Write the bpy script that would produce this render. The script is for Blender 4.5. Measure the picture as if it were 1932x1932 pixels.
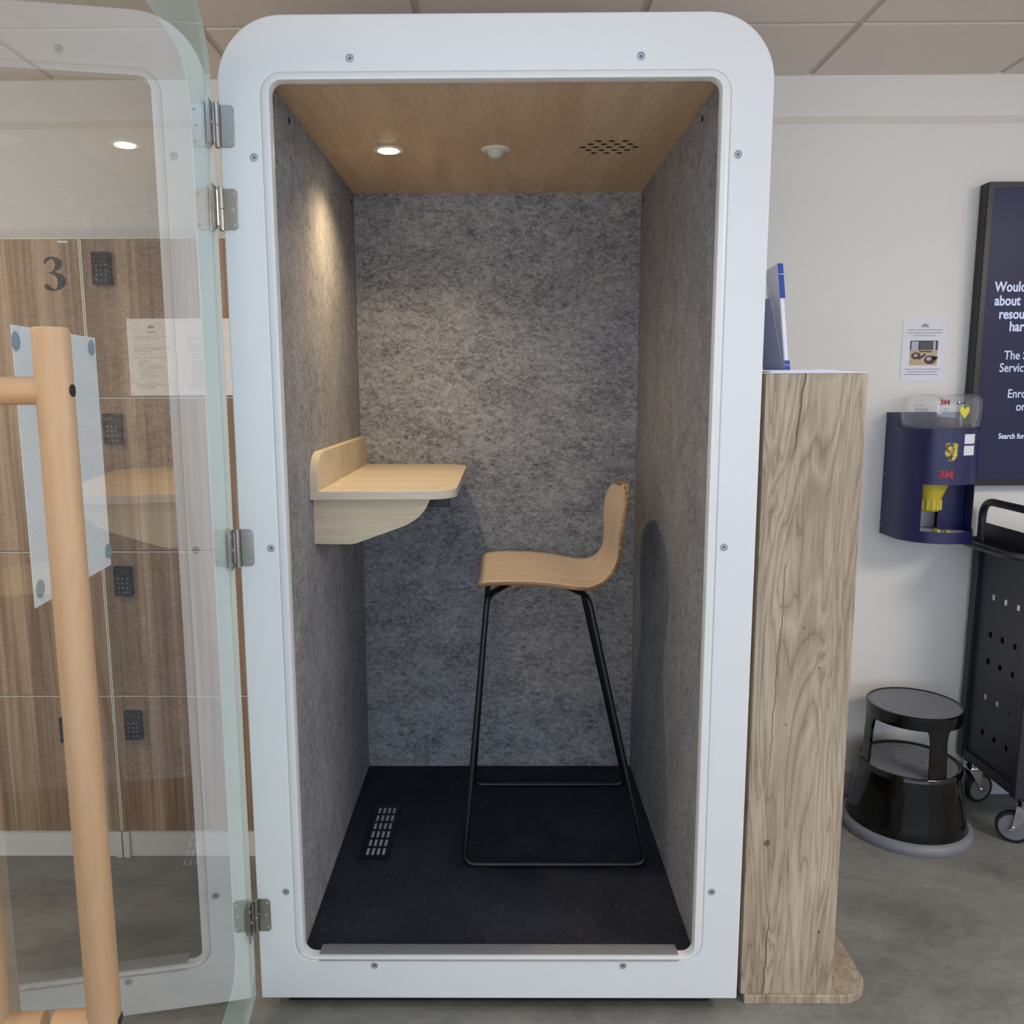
import bpy, bmesh, math, random
from math import sin, cos, pi, radians as RD, hypot
from mathutils import Vector, Matrix

for o in list(bpy.data.objects): bpy.data.objects.remove(o)
scene = bpy.context.scene
COL = scene.collection

# ------------------------------------------------------------------ camera
cam_d = bpy.data.cameras.new('camera'); cam = bpy.data.objects.new('camera', cam_d); COL.objects.link(cam)
yaw, pitch, roll = -0.0077, -0.1454, -0.0040
fwd = Vector((sin(yaw)*cos(pitch), cos(yaw)*cos(pitch), sin(pitch)))
rt = Vector((cos(yaw), -sin(yaw), 0)); up = rt.cross(fwd)
r2 = rt*cos(roll) + up*sin(roll); u2 = -rt*sin(roll) + up*cos(roll)
m = Matrix((r2, u2, -fwd)).transposed().to_4x4(); m.translation = Vector((0.0107, -1.7613, 1.3969))
cam.matrix_world = m
cam_d.sensor_width = 36.0; cam_d.sensor_fit = 'HORIZONTAL'
cam_d.lens = 36.0*1584.48/1932.0
cam_d.shift_x = 31.07/1932.0; cam_d.shift_y = 0.0
cam_d.clip_start = 0.02
scene.camera = cam

# ------------------------------------------------------------------ light
world = bpy.data.worlds.new('room_world'); scene.world = world; world.use_nodes = True
bg = world.node_tree.nodes['Background']; bg.inputs[0].default_value = (0.62, 0.74, 1.0, 1); bg.inputs[1].default_value = 0.5

def area(name, loc, size, rot, energy, color):
    d = bpy.data.lights.new(name, 'AREA'); d.shape = 'RECTANGLE'; d.size, d.size_y = size
    d.energy = energy; d.color = color
    o = bpy.data.objects.new(name, d); COL.objects.link(o); o.location = loc; o.rotation_euler = rot
    return o
area('window_daylight', (0.3, -4.6, 1.3), (5.6, 2.0), (RD(90), 0, 0), 70, (0.68, 0.84, 1.0))
area('ceiling_panel_daylight', (-0.15, -1.1, 2.36), (1.2, 0.55), (0, 0, 0), 8.5, (0.28, 0.58, 1.0))
area('ceiling_panel_daylight', (2.7, -1.6, 2.36), (0.9, 0.9), (0, 0, 0), 54, (1.0, 0.94, 0.88))
area('ceiling_panel_warm', (-1.9, -0.6, 2.36), (0.55, 0.55), (0, 0, 0), 18, (1.0, 0.86, 0.70))
area('ceiling_fill_warm', (-0.8, -2.7, 1.0), (1.6, 0.6), (RD(180), 0, 0), 46, (1.0, 0.76, 0.52))  # added unseen fill light, warms the ceiling from below

scene.view_settings.view_transform = 'Standard'
scene.view_settings.look = 'None'
scene.view_settings.exposure = 0.0
scene.view_settings.gamma = 1.0
scene.view_settings.use_curve_mapping = False

# ------------------------------------------------------------------ materials
def srgb(c):
    return tuple(((x/255)/12.92 if x/255 <= .04045 else (((x/255)+.055)/1.055)**2.4) for x in c) + (1.0,)

class NT:
    """small helper around a node tree"""
    def __init__(s, name):
        s.m = bpy.data.materials.new(name); s.m.use_nodes = True
        s.t = s.m.node_tree; s.b = s.t.nodes['Principled BSDF']; s.out = s.t.nodes['Material Output']
    def n(s, typ, **kw):
        nd = s.t.nodes.new(typ)
        for k, v in kw.items(): setattr(nd, k, v)
        return nd
    def put(s, sock, v):
        if hasattr(v, 'default_value') or hasattr(v, 'is_linked'): s.t.links.new(v, sock)
        else: sock.default_value = v
    def math(s, op, a, b=0.0, c=0.0):
        nd = s.n('ShaderNodeMath', operation=op); s.put(nd.inputs[0], a); s.put(nd.inputs[1], b); s.put(nd.inputs[2], c)
        return nd.outputs[0]
    def coord(s, scale=(1, 1, 1), rot=(0, 0, 0), loc=(0, 0, 0)):
        tc = s.n('ShaderNodeTexCoord'); mp = s.n('ShaderNodeMapping')
        s.t.links.new(tc.outputs['Object'], mp.inputs[0])
        mp.inputs['Scale'].default_value = scale; mp.inputs['Rotation'].default_value = rot; mp.inputs['Location'].default_value = loc
        return mp.outputs[0]
    def noise(s, vec, scale, detail=4, rough=.5, dist=0.0):
        nd = s.n('ShaderNodeTexNoise'); s.put(nd.inputs['Vector'], vec)
        nd.inputs['Scale'].default_value = scale; nd.inputs['Detail'].default_value = detail
        nd.inputs['Roughness'].default_value = rough; nd.inputs['Distortion'].default_value = dist
        return nd.outputs[0]
    def ramp(s, fac, stops):
        nd = s.n('ShaderNodeValToRGB'); s.put(nd.inputs[0], fac); r = nd.color_ramp
        while len(r.elements) > 1: r.elements.remove(r.elements[-1])
        r.elements[0].position = stops[0][0]; r.elements[0].color = stops[0][1]
        for p, c in stops[1:]:
            e = r.elements.new(p); e.color = c
        return nd.outputs[0]
    def mix(s, fac, a, b, mode='MIX'):
        nd = s.n('ShaderNodeMix', data_type='RGBA', blend_type=mode)
        s.put(nd.inputs[0], fac); s.put(nd.inputs[6], a); s.put(nd.inputs[7], b)
        return nd.outputs[2]
    def base(s, c): s.put(s.b.inputs['Base Color'], c)
    def set(s, rough=.5, metal=0.0, spec=None, bump=None, bs=.2, bd=.002):
        s.put(s.b.inputs['Roughness'], rough); s.b.inputs['Metallic'].default_value = metal
        if spec is not None: s.b.inputs['Specular IOR Level'].default_value = spec
        if bump is not None:
            nd = s.n('ShaderNodeBump'); nd.inputs['Strength'].default_value = bs; nd.inputs['Distance'].default_value = bd
            s.put(nd.inputs['Height'], bump); s.t.links.new(nd.outputs[0], s.b.inputs['Normal'])
        return s.m

def plain(name, rgb, rough=.5, metal=0, spec=None, var=.03, scale=6):
    t = NT(name); c = srgb(rgb)
    nz = t.noise(t.coord(), scale, 3)
    lo = tuple(x*(1-var) for x in c[:3])+(1,); hi = tuple(min(1, x*(1+var)) for x in c[:3])+(1,)
    t.base(t.ramp(nz, [(.3, lo), (.7, hi)]))
    return t.set(rough, metal, spec)

def wood(name, dark, mid, light, axis='z', fine=140, broad=9, stretch=.06, rough=.5, contrast=1.0, warp=.6):
    t = NT(name)
    sc = {'x': (stretch, 1, 1), 'y': (1, stretch, 1), 'z': (1, 1, stretch)}[axis]
    v = t.coord(sc)
    a = t.noise(v, broad, 5, .6, warp); b = t.noise(v, fine, 4, .65, .3)
    k = t.math('ADD', t.math('MULTIPLY', a, .62), t.math('MULTIPLY', b, .38))
    w = .13/contrast
    t.base(t.ramp(k, [(.5-w, srgb(dark)), (.5, srgb(mid)), (.5+w, srgb(light))]))
    return t.set(rough, bump=b, bs=.12, bd=.001)

M = {}
M['white_panel'] = plain('white_laminate', (222, 225, 227), .42, var=.01)
M['rim'] = plain('white_moulded_rim', (224, 226, 226), .3, var=.01)
M['wall'] = plain('white_wall_paint', (232, 229, 225), .85, var=.012, scale=2)
M['wall_shade'] = plain('wall_shade_tone', (222, 216, 208), .85, var=.01)
M['skirting'] = plain('skirting_paint', (200, 197, 203), .5, var=.01)
M['ceil_tile'] = plain('ceiling_tile', (226, 214, 204), .95, var=.015, scale=30)
M['ceil_bar'] = plain('ceiling_grid_bar', (206, 194, 182), .7, var=.01)
M['steel'] = plain('brushed_steel', (172, 168, 162), .24, 1.0, var=.03, scale=60)
M['screw'] = plain('zinc_screw', (168, 172, 180), .42, .5, var=.05, scale=80)
M['screw_socket'] = plain('screw_socket', (92, 96, 106), .5, .3)
M['hole'] = plain('dark_recess', (16, 12, 12), .9, var=.0)
M['black_metal'] = plain('black_powder_coat', (17, 17, 20), .38, .0, var=.05)
M['trolley'] = plain('charcoal_powder_coat', (44, 44, 54), .34, .0, var=.04)
M['stool_black'] = plain('glossy_black_enamel', (8, 8, 9), .07, .0, var=.0)
M['rubber_grey'] = plain('grey_rubber', (118, 120, 128), .42, var=.03, scale=20)
M['rubber_black'] = plain('black_rubber', (20, 20, 22), .6, var=.05)
M['chrome'] = plain('chrome', (222, 222, 226), .1, 1.0, var=.0)
M['navy'] = plain('navy_metal', (32, 33, 82), .33, .0, var=.03)
M['yellow'] = plain('yellow_plastic', (205, 186, 62), .35, var=.03)
M['foam'] = plain('yellow_foam', (222, 212, 74), .8, var=.04, scale=90)
M['red'] = plain('red_print', (176, 34, 42), .5, var=.0)
M['ink'] = plain('dark_ink', (52, 50, 52), .6, var=.0)
M['ink_soft'] = plain('pale_ink', (120, 118, 124), .7, var=.0)
M['paper'] = plain('white_paper', (226, 226, 236), .55, var=.01)
M['paper_pink'] = plain('laminated_paper', (228, 216, 206), .12, var=.01)
t_ = NT('laminated_paper_film'); t_.base(srgb((230, 219, 210))); M['laminate'] = t_.set(.09, bump=t_.noise(t_.coord((1, 1, .5)), 34, 2, .5, 1.5), bs=.5, bd=.004)
M['tack'] = plain('blue_adhesive', (150, 172, 188), .5, var=.05, scale=60)
M['plastic_white'] = plain('white_plastic', (224, 218, 208), .35, var=.0)
M['keypad'] = plain('keypad_black', (13, 12, 14), .7, var=.0)
M['keys'] = plain('keypad_marks', (176, 180, 184), .4, var=.0)
M['cream'] = plain('cream_edge', (218, 208, 190), .45, var=.02)
M['plinth'] = plain('plinth_white', (214, 208, 202), .5, var=.01)
M['number'] = plain('dark_number', (50, 42, 38), .5, var=.0)
M['sill_metal'] = plain('sill_aluminium', (168, 170, 174), .42, .55, var=.03, scale=40)
M['brochure'] = plain('brochure_white', (214, 220, 236), .35, var=.02)
M['blue'] = plain('brochure_blue', (22, 66, 156), .4, var=.0)
M['frit'] = plain('pale_glass_border', (224, 238, 232), .5, var=.01)
M['tray_grey'] = plain('tray_grey', (214, 215, 222), .35, var=.02)
M['vent_slot'] = plain('vent_slot_gleam', (196, 194, 206), .4, .0, var=.03, scale=50)
M['desk_oak'] = wood('desk_oak_veneer', (186, 172, 152), (208, 195, 176), (222, 211, 194), 'x', fine=170, broad=10, contrast=.7)
M['desk_edge'] = wood('desk_oak_fascia', (186, 172, 146), (204, 190, 164), (217, 205, 181), 'x', fine=150, broad=9, contrast=.8)
M['seat_oak'] = wood('seat_plywood', (192, 172, 150), (210, 192, 171), (223, 207, 187), 'x', fine=150, broad=7, contrast=.7)
M['ply_edge'] = wood('plywood_edge', (120, 84, 50), (160, 120, 78), (186, 150, 104), 'x', fine=300, broad=60, contrast=1)
M['booth_ceiling'] = wood('ceiling_oak_veneer', (186, 160, 130), (206, 182, 152), (222, 200, 172), 'y', fine=120, broad=9, stretch=.12, contrast=.8)
M['locker'] = wood('locker_walnut', (116, 90, 68), (150, 121, 94), (186, 158, 128), 'z', fine=80, broad=15, stretch=.02, contrast=1.15)
M['beech'] = wood('beech_dowel', (168, 134, 100), (184, 150, 114), (198, 166, 130), 'z', fine=60, broad=5, stretch=.15, contrast=.6)
M['beech_x'] = wood('beech_crossbar', (178, 136, 98), (196, 156, 116), (208, 170, 132), 'x', fine=60, broad=5, stretch=.2, contrast=.6)

def felt(name, flat=(1, 1, 1.7), scale=58, dark=(70, 71, 76), mid=(150, 150, 154), light=(200, 199, 198)):
    """needled grey felt: mottled ground with short curly dark and pale fibres"""
    t = NT(name); v = t.coord(flat)
    broad = t.noise(v, 8, 3, .6, .4); soft = t.noise(v, scale*.9, 3, .6, 1.0)
    k = t.math('ADD', t.math('MULTIPLY', broad, .35), t.math('MULTIPLY', soft, .65))
    mixc = lambda a, b, f: srgb(tuple(a[i]*f+b[i]*(1-f) for i in range(3)))
    c = t.ramp(k, [(.36, mixc(dark, mid, .55)), (.5, srgb(mid)), (.64, mixc(light, mid, .5))])
    for (off, w, col, amt, g) in (((0, 0, 0), .021, dark, .85, .47), ((3.1, 7.7, 1.3), .018, light, .75, .46), ((5.3, 1.7, 8.3), .014, dark, .6, .5)):
        q = t.coord(flat, loc=off); f = t.noise(q, scale, 1, .5, 2.4)
        r = t.math('ABSOLUTE', t.math('SUBTRACT', f, .5)); gate = t.noise(t.coord(flat, loc=(off[0]+2, off[1], off[2])), scale*.8, 1)
        mk = t.math('MULTIPLY', t.math('LESS_THAN', r, w), t.math('GREATER_THAN', gate, g))
        c = t.mix(t.math('MULTIPLY', mk, amt), c, srgb(col))
    t.base(c)
    return t.set(.98, spec=.05, bump=soft, bs=.25, bd=.002)
M['felt_back'] = felt('grey_felt_back')
M['felt_side'] = felt('grey_felt_side', (1, 1.2, 1), 66, (102, 102, 108), (150, 150, 156), (184, 184, 184))

def carpet():
    t = NT('dark_needle_carpet'); v = t.coord()
    a = t.noise(v, 5, 5, .6); b = t.noise(v, 130, 3, .7); c2 = t.noise(t.coord((1, 2.2, 1)), 22, 2, .5, 1.5)
    c = t.ramp(t.math('ADD', t.math('MULTIPLY', a, .6), t.math('MULTIPLY', b, .4)), [(.35, srgb((38, 39, 47))), (.65, srgb((56, 57, 68)))])
    lint = t.math('MULTIPLY', t.math('LESS_THAN', t.math('ABSOLUTE', t.math('SUBTRACT', c2, .5)), .003), t.math('GREATER_THAN', t.noise(v, 16, 1), .63))
    t.base(t.mix(t.math('MULTIPLY', lint, .7), c, srgb((130, 128, 130))))
    return t.set(.95, spec=.1, bump=b, bs=.4, bd=.002)
M['carpet'] = carpet()

def floor_mat():
    t = NT('grey_stone_vinyl'); v = t.coord((1, 1.6, 1))
    a = t.noise(v, 2.6, 6, .62, .5); b = t.noise(v, 38, 4, .6)
    c = t.ramp(t.math('ADD', t.math('MULTIPLY', a, .75), t.math('MULTIPLY', b, .25)), [(.36, srgb((106, 105, 101))), (.5, srgb((127, 127, 122))), (.64, srgb((145, 145, 139)))])
    sep = t.n('ShaderNodeSeparateXYZ'); t.t.links.new(t.coord(), sep.inputs[0])
    j = t.math('LESS_THAN', t.math('ABSOLUTE', t.math('SUBTRACT', t.math('FRACT', t.math('DIVIDE', t.math('ADD', sep.outputs[1], 3.69), .62)), .5)), .0016)
    t.base(t.mix(t.math('MULTIPLY', j, .35), c, srgb((70, 70, 68))))
    return t.set(.42, spec=.35, bump=b, bs=.06, bd=.001)
M['floor'] = floor_mat()

def rustic_oak(name='rustic_oak', cracks=()):
    """vertical oak decor: swirling grain, a few knots, long dark cracks (object x and z)"""
    t = NT(name); obj_v = t.coord()
    sep = t.n('ShaderNodeSeparateXYZ'); t.t.links.new(obj_v, sep.inputs[0]); X, Z = sep.outputs[0], sep.outputs[2]
    v = t.coord((1, 1, .13)); a = t.noise(v, 9, 3, .5, 1.4)
    rings = t.math('FRACT', t.math('MULTIPLY', a, 11))
    ring = t.math('ABSOLUTE', t.math('SUBTRACT', rings, .5))
    fine = t.noise(t.coord((1, 1, .04)), 190, 4, .7, .2); br = t.noise(t.coord((1, 1, .1)), 13, 4, .6)
    k = t.math('ADD', t.math('MULTIPLY', br, .5), t.math('ADD', t.math('MULTIPLY', fine, .36), t.math('MULTIPLY', ring, .28)))
    c = t.ramp(k, [(.36, srgb((138, 122, 104))), (.5, srgb((168, 152, 131))), (.66, srgb((194, 181, 160)))])
    line = t.math('LESS_THAN', ring, .035)
    c = t.mix(t.math('MULTIPLY', line, .30), c, srgb((104, 84, 64)))
    kn = t.noise(obj_v, 31, 0); knm = t.math('GREATER_THAN', kn, .86)
    c = t.mix(t.math('MULTIPLY', knm, .75), c, srgb((74, 54, 40)))
    wob = t.noise(t.coord((0, 0, 1)), 9, 3, .6)
    for (x0, x1, z0, z1, w) in cracks:
        tt = t.math('DIVIDE', t.math('SUBTRACT', Z, z0), z1-z0)
        cx = t.math('ADD', t.math('MULTIPLY', tt, x1-x0), t.math('ADD', x0, t.math('MULTIPLY', t.math('SUBTRACT', wob, .5), .022)))
        width = t.math('MULTIPLY', t.math('MINIMUM', t.math('MULTIPLY', tt, 3.0), 1.0), w)
        mk = t.math('LESS_THAN', t.math('ABSOLUTE', t.math('SUBTRACT', X, cx)), width)
        mk = t.math('MULTIPLY', mk, t.math('MULTIPLY', t.math('GREATER_THAN', tt, 0.0), t.math('LESS_THAN', tt, 1.0)))
        c = t.mix(t.math('MULTIPLY', mk, .8), c, srgb((70, 56, 46)))
    t.base(c)
    return t.set(.55, bump=fine, bs=.2, bd=.001)
M['oak_stand'] = rustic_oak('rustic_oak_upright', [(.066, .083, 1.28, 1.475, .0022), (.040, .060, .45, 1.06, .0011), (.062, .052, .25, .012, .0016)])
M['oak_plain'] = rustic_oak('rustic_oak_plain')

def glass_mat(name, tint, dirt=0.0):
    """clear pane: transparent, with the mirror reflection of both faces taken on the face that is hit first"""
    t = NT(name); t.t.nodes.remove(t.b)
    geo = t.n('ShaderNodeNewGeometry')
    dot = t.n('ShaderNodeVectorMath', operation='DOT_PRODUCT'); t.t.links.new(geo.outputs['Incoming'], dot.inputs[0]); t.t.links.new(geo.outputs['Normal'], dot.inputs[1])
    cth = t.math('ABSOLUTE', dot.outputs['Value'])
    R = t.math('ADD', .04, t.math('MULTIPLY', t.math('POWER', t.math('SUBTRACT', 1.0, cth), 5.0), .96))
    R2 = t.math('DIVIDE', t.math('MULTIPLY', R, 2.0), t.math('ADD', R, 1.0))
    R3 = t.math('MULTIPLY', R2, t.math('SUBTRACT', 1.0, geo.outputs['Backfacing']))
    tr = t.n('ShaderNodeBsdfTransparent'); tr.inputs[0].default_value = tint
    gl = t.n('ShaderNodeBsdfAnisotropic'); gl.inputs['Roughness'].default_value = 0.0; gl.inputs[0].default_value = (1, 1, 1, 1)
    mx = t.n('ShaderNodeMixShader'); t.put(mx.inputs[0], R3); t.t.links.new(tr.outputs[0], mx.inputs[1]); t.t.links.new(gl.outputs[0], mx.inputs[2])
    last = mx.outputs[0]
    if dirt:
        df = t.n('ShaderNodeBsdfDiffuse'); df.inputs[0].default_value = (.8, .8, .8, 1)
        m2 = t.n('ShaderNodeMixShader'); m2.inputs[0].default_value = dirt
        t.t.links.new(last, m2.inputs[1]); t.t.links.new(df.outputs[0], m2.inputs[2]); last = m2.outputs[0]
    t.t.links.new(last, t.out.inputs[0]); return t.m
M['glass'] = glass_mat('door_glass', (.965, .985, .975, 1), .012)
M['dome'] = glass_mat('clear_plastic', (.95, .95, .95, 1), .10)

def emit(name, rgb, strength):
    t = NT(name); t.base((0, 0, 0, 1)); t.b.inputs['Emission Color'].default_value = rgb; t.b.inputs['Emission Strength'].default_value = strength
    t.b.inputs['Roughness'].default_value = .3; t.b.inputs['Specular IOR Level'].default_value = .12
    return t.m
M['lamp'] = emit('lamp_glow', (1.0, .80, .50, 1), 30)
M['screen'] = emit('screen_navy', srgb((46, 47, 72)), .95)
M['screen_text'] = emit('screen_text', srgb((196, 206, 236)), 1.0)

# ------------------------------------------------------------------ mesh tools
class MB:
    def __init__(s, o=(0, 0, 0)): s.v = []; s.f = []; s.mi = []; s.o = Vector(o)
    def add(s, vs, fs, mi=0):
        b = len(s.v); s.v += [Vector(p) - s.o for p in vs]
        s.f += [tuple(b+i for i in f) for f in fs]; s.mi += [mi]*len(fs); return s
    def box(s, x0, x1, y0, y1, z0, z1, mi=0):
        vs = [(x, y, z) for x in (x0, x1) for y in (y0, y1) for z in (z0, z1)]
        return s.add(vs, [(0, 1, 3, 2), (4, 6, 7, 5), (0, 4, 5, 1), (2, 3, 7, 6), (0, 2, 6, 4), (1, 5, 7, 3)], mi)
    @staticmethod
    def P(axis, a, b, c):
        return {'y': (a, c, b), 'x': (c, a, b), 'z': (a, b, c)}[axis]
    def prism(s, pts, axis, a0, a1, mi=0):
        n = len(pts)
        vs = [s.P(axis, p[0], p[1], a0) for p in pts] + [s.P(axis, p[0], p[1], a1) for p in pts]
        fs = [tuple(range(n)), tuple(range(2*n-1, n-1, -1))] + [(i, (i+1) % n, n+(i+1) % n, n+i)[::-1] for i in range(n)]
        return s.add(vs, fs, mi)
    def ring(s, outer, inner, axis, a0, a1, mi=0):
        n = len(outer)
        vs = [s.P(axis, *p, a) for a in (a0, a1) for L in (outer, inner) for p in L]
        fs = []
        for i in range(n):
            j = (i+1) % n
            fs += [(i, j, n+j, n+i), (2*n+i, 3*n+i, 3*n+j, 2*n+j), (i, 2*n+i, 2*n+j, j), (n+i, n+j, 3*n+j, 3*n+i)]
        return s.add(vs, fs, mi)
    def tube(s, path, r, n=14, closed=False, caps=True, mi=0):
        path = [Vector(p) for p in path]; N = len(path); vs = []; rad = r if isinstance(r, (list, tuple)) else [r]*N
        def tan(i):
            a = path[(i-1) % N] if (closed or i > 0) else path[i]; b = path[(i+1) % N] if (closed or i < N-1) else path[i]
            return (b-a).normalized()
        t0 = tan(0); ref = Vector((0, 0, 1)) if abs(t0.z) < .9 else Vector((1, 0, 0)); u = t0.cross(ref).normalized(); prev = t0
        for i in range(N):
            t = tan(i); q = prev.rotation_difference(t); u = (q @ u); u = (u - t*u.dot(t)).normalized(); w = t.cross(u); prev = t
            for k in range(n):
                a = 2*pi*k/n; vs.append(path[i] + (u*cos(a) + w*sin(a))*rad[i])
        fs = []
        for i in range(N if closed else N-1):
            j = (i+1) % N
            for k in range(n): fs.append((i*n+k, i*n+(k+1) % n, j*n+(k+1) % n, j*n+k))
        if caps and not closed: fs += [tuple(range(n))[::-1], tuple(range((N-1)*n, N*n))]
        return s.add(vs, fs, mi)
    def lathe(s, prof, c, n=32, axis='z', mi=0, a0=0, a1=2*pi, caps=True):
        full = abs(a1-a0-2*pi) < 1e-6; K = n if full else n+1; vs = []
        for (r, h) in prof:
            for k in range(K):
                a = a0+(a1-a0)*k/n
                p = {'z': (r*cos(a), r*sin(a), h), 'y': (r*cos(a), h, r*sin(a)), 'x': (h, r*cos(a), r*sin(a))}[axis]
                vs.append((c[0]+p[0], c[1]+p[1], c[2]+p[2]))
        fs = []
        for i in range(len(prof)-1):
            for k in range(n):
                k2 = (k+1) % K if full else k+1
                fs.append((i*K+k, i*K+k2, (i+1)*K+k2, (i+1)*K+k))
        if full and caps: fs += [tuple(range(K))[::-1], tuple(range((len(prof)-1)*K, len(prof)*K))]
        return s.add(vs, fs, mi)

def tag(o, label=None, cat=None, group=None, kind=None):
    if label: o['label'] = label
    if cat: o['category'] = cat
    if group: o['group'] = group
    if kind: o['kind'] = kind
    return o
def fin(name, me, mats, parent=None, bevel=0, seg=2, smooth=True, angle=35, solid=0):
    for mt in (mats if isinstance(mats, (list, tuple)) else [mats]): me.materials.append(mt)
    bm = bmesh.new(); bm.from_mesh(me); bmesh.ops.recalc_face_normals(bm, faces=bm.faces); bm.to_mesh(me); bm.free()
    if smooth:
        for p in me.polygons: p.use_smooth = True
        me.set_sharp_from_angle(angle=RD(angle))
    o = bpy.data.objects.new(name, me); COL.objects.link(o)
    if parent: o.parent = parent
    if solid:
        md = o.modifiers.new('solid', 'SOLIDIFY'); md.thickness = solid; md.offset = -1; md.material_offset_rim = 1 if len(me.materials) > 1 else 0
    if bevel:
        md = o.modifiers.new('bevel', 'BEVEL'); md.width = bevel; md.segments = seg; md.limit_method = 'ANGLE'; md.angle_limit = RD(40)
    return o
def obj(name, mb, mats, parent=None, **kw):
    me = bpy.data.meshes.new(name); me.from_pydata([tuple(v) for v in mb.v], [], mb.f)
    me.polygons.foreach_set('material_index', mb.mi); me.update()
    return fin(name, me, mats, parent, **kw)
def empty(name, loc, rz=0, label=None, cat=None, group=None):
    o = bpy.data.objects.new(name, None); COL.objects.link(o); o.location = loc; o.rotation_euler = (0, 0, rz); o.empty_display_size = .1
    return tag(o, label, cat, group)
def dup(root, parent=None, loc=None):
    c = root.copy(); COL.objects.link(c)
    if parent is not None: c.parent = parent
    if loc is not None: c.location = loc
    for ch in [x for x in ALLCH(root)]: dup(ch, c)
    return c
def ALLCH(o): return [x for x in bpy.data.objects if x.parent == o]
def rrect(x0, x1, z0, z1, r, n=10):
    """corner radii r = (bl, br, tr, tl), counter-clockwise"""
    if not isinstance(r, (list, tuple)): r = (r,)*4
    out = []
    for (cx, cz, sx, sz, a, rr) in ((x0, z0, 1, 1, pi, r[0]), (x1, z0, -1, 1, 1.5*pi, r[1]), (x1, z1, -1, -1, 0, r[2]), (x0, z1, 1, -1, .5*pi, r[3])):
        for k in range(n+1):
            t = a + .5*pi*k/n; out.append((cx+sx*rr+rr*cos(t), cz+sz*rr+rr*sin(t)))
    return out
def fillet(pts, r, n=7):
    pts = [Vector(p) for p in pts]; out = [pts[0]]
    for i in range(1, len(pts)-1):
        a, b, c = pts[i-1], pts[i], pts[i+1]; d1 = (a-b).normalized(); d2 = (c-b).normalized()
        rr = r[i] if isinstance(r, (list, tuple)) else r
        L = min(rr, (a-b).length*.49, (c-b).length*.49); p, q = b+d1*L, b+d2*L
        for k in range(n+1):
            t = k/n; out.append(p*(1-t)**2 + b*2*t*(1-t) + q*t*t)
    out.append(pts[-1]); return out
_tm = {}
def text_mesh(txt, size, depth=.0006, align='LEFT', bold=0.0, shear=0.0):
    cu = bpy.data.curves.new('lettering', 'FONT'); cu.body = txt; cu.size = size; cu.extrude = depth/2; cu.offset = bold
    cu.align_x = align; cu.shear = shear; cu.resolution_u = 4
    o = bpy.data.objects.new('lettering', cu); COL.objects.link(o)
    dg = bpy.context.evaluated_depsgraph_get(); dg.update()
    me = bpy.data.meshes.new_from_object(o.evaluated_get(dg)); bpy.data.objects.remove(o); return me
def text(name, txt, size, mat, loc, parent=None, rot=(pi/2, 0, 0), po=(0, 0, 0), bend=None, xs=1.0, **kw):
    """flat lettering facing -y; bend=(cx, cy, r, a0) wraps it round a vertical cylinder starting at angle a0"""
    me = text_mesh(txt, size, **kw)
    for v in me.vertices: v.co.x *= xs
    if bend:
        cx, cy, r, a0 = bend
        for v in me.vertices:
            a = a0 + v.co.x/r; rr = r + v.co.z + .0004
            v.co = Vector((cx+rr*cos(a)-po[0], cy+rr*sin(a)-po[1], loc[2]+v.co.y-po[2]))
    else:
        R = Matrix.Rotation(rot[0], 4, 'X')
        if rot[2]: R = Matrix.Rotation(rot[2], 4, 'Z') @ R
        for v in me.vertices: v.co = R @ v.co + Vector(loc) - Vector(po)
    return fin(name, me, mat, parent, smooth=False)

FZ = -0.045; WY = 1.085; CZ = 2.38          # floor, back wall and ceiling
# ------------------------------------------------------------------ room
def struct(name, mb, m_, **kw): return tag(obj(name, mb, m_, **kw), kind='structure')
struct('floor', MB().box(-3.2, 3.2, -4.7, WY+.1, FZ-.1, FZ), M['floor'], smooth=False)
struct('wall_back', MB().box(-3.2, 3.2, WY, WY+.1, FZ, CZ+.1), M['wall'], smooth=False)
struct('wall_left', MB().box(-3.3, -3.2, -4.7, WY+.1, FZ, CZ+.1), M['wall'], smooth=False)
struct('wall_right', MB().box(3.2, 3.3, -4.7, WY+.1, FZ, CZ+.1), M['wall'], smooth=False)
struct('baseboard_back', MB().box(.7, 3.2, WY-.008, WY, FZ, .044), M['skirting'], bevel=.002)
struct('shade_strip_1', MB().box(-3.2, 3.2, WY-.0025, WY, 2.232, 2.253), M['wall_shade'], bevel=.002)  # thin strip, a soft shadow line put into its darker colour
mb = MB()
xs = [-.21+.6*k for k in range(-5, 7)]; ys = [.70-.6*k for k in range(-1, 9)]
for i in range(len(xs)-1):
    for j in range(len(ys)-1):
        x0, x1 = xs[i]+.011, xs[i+1]-.011; y1, y0 = min(ys[j], WY+.011)-.011, ys[j+1]+.011
        mb.box(x0, x1, y0, y1, CZ-.002, CZ+.02)
mb.box(-3.25, 3.25, -4.75, WY+.05, CZ+.004, CZ+.03, 1)
struct('ceiling', mb, [M['ceil_tile'], M['ceil_bar']], smooth=False)

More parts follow.
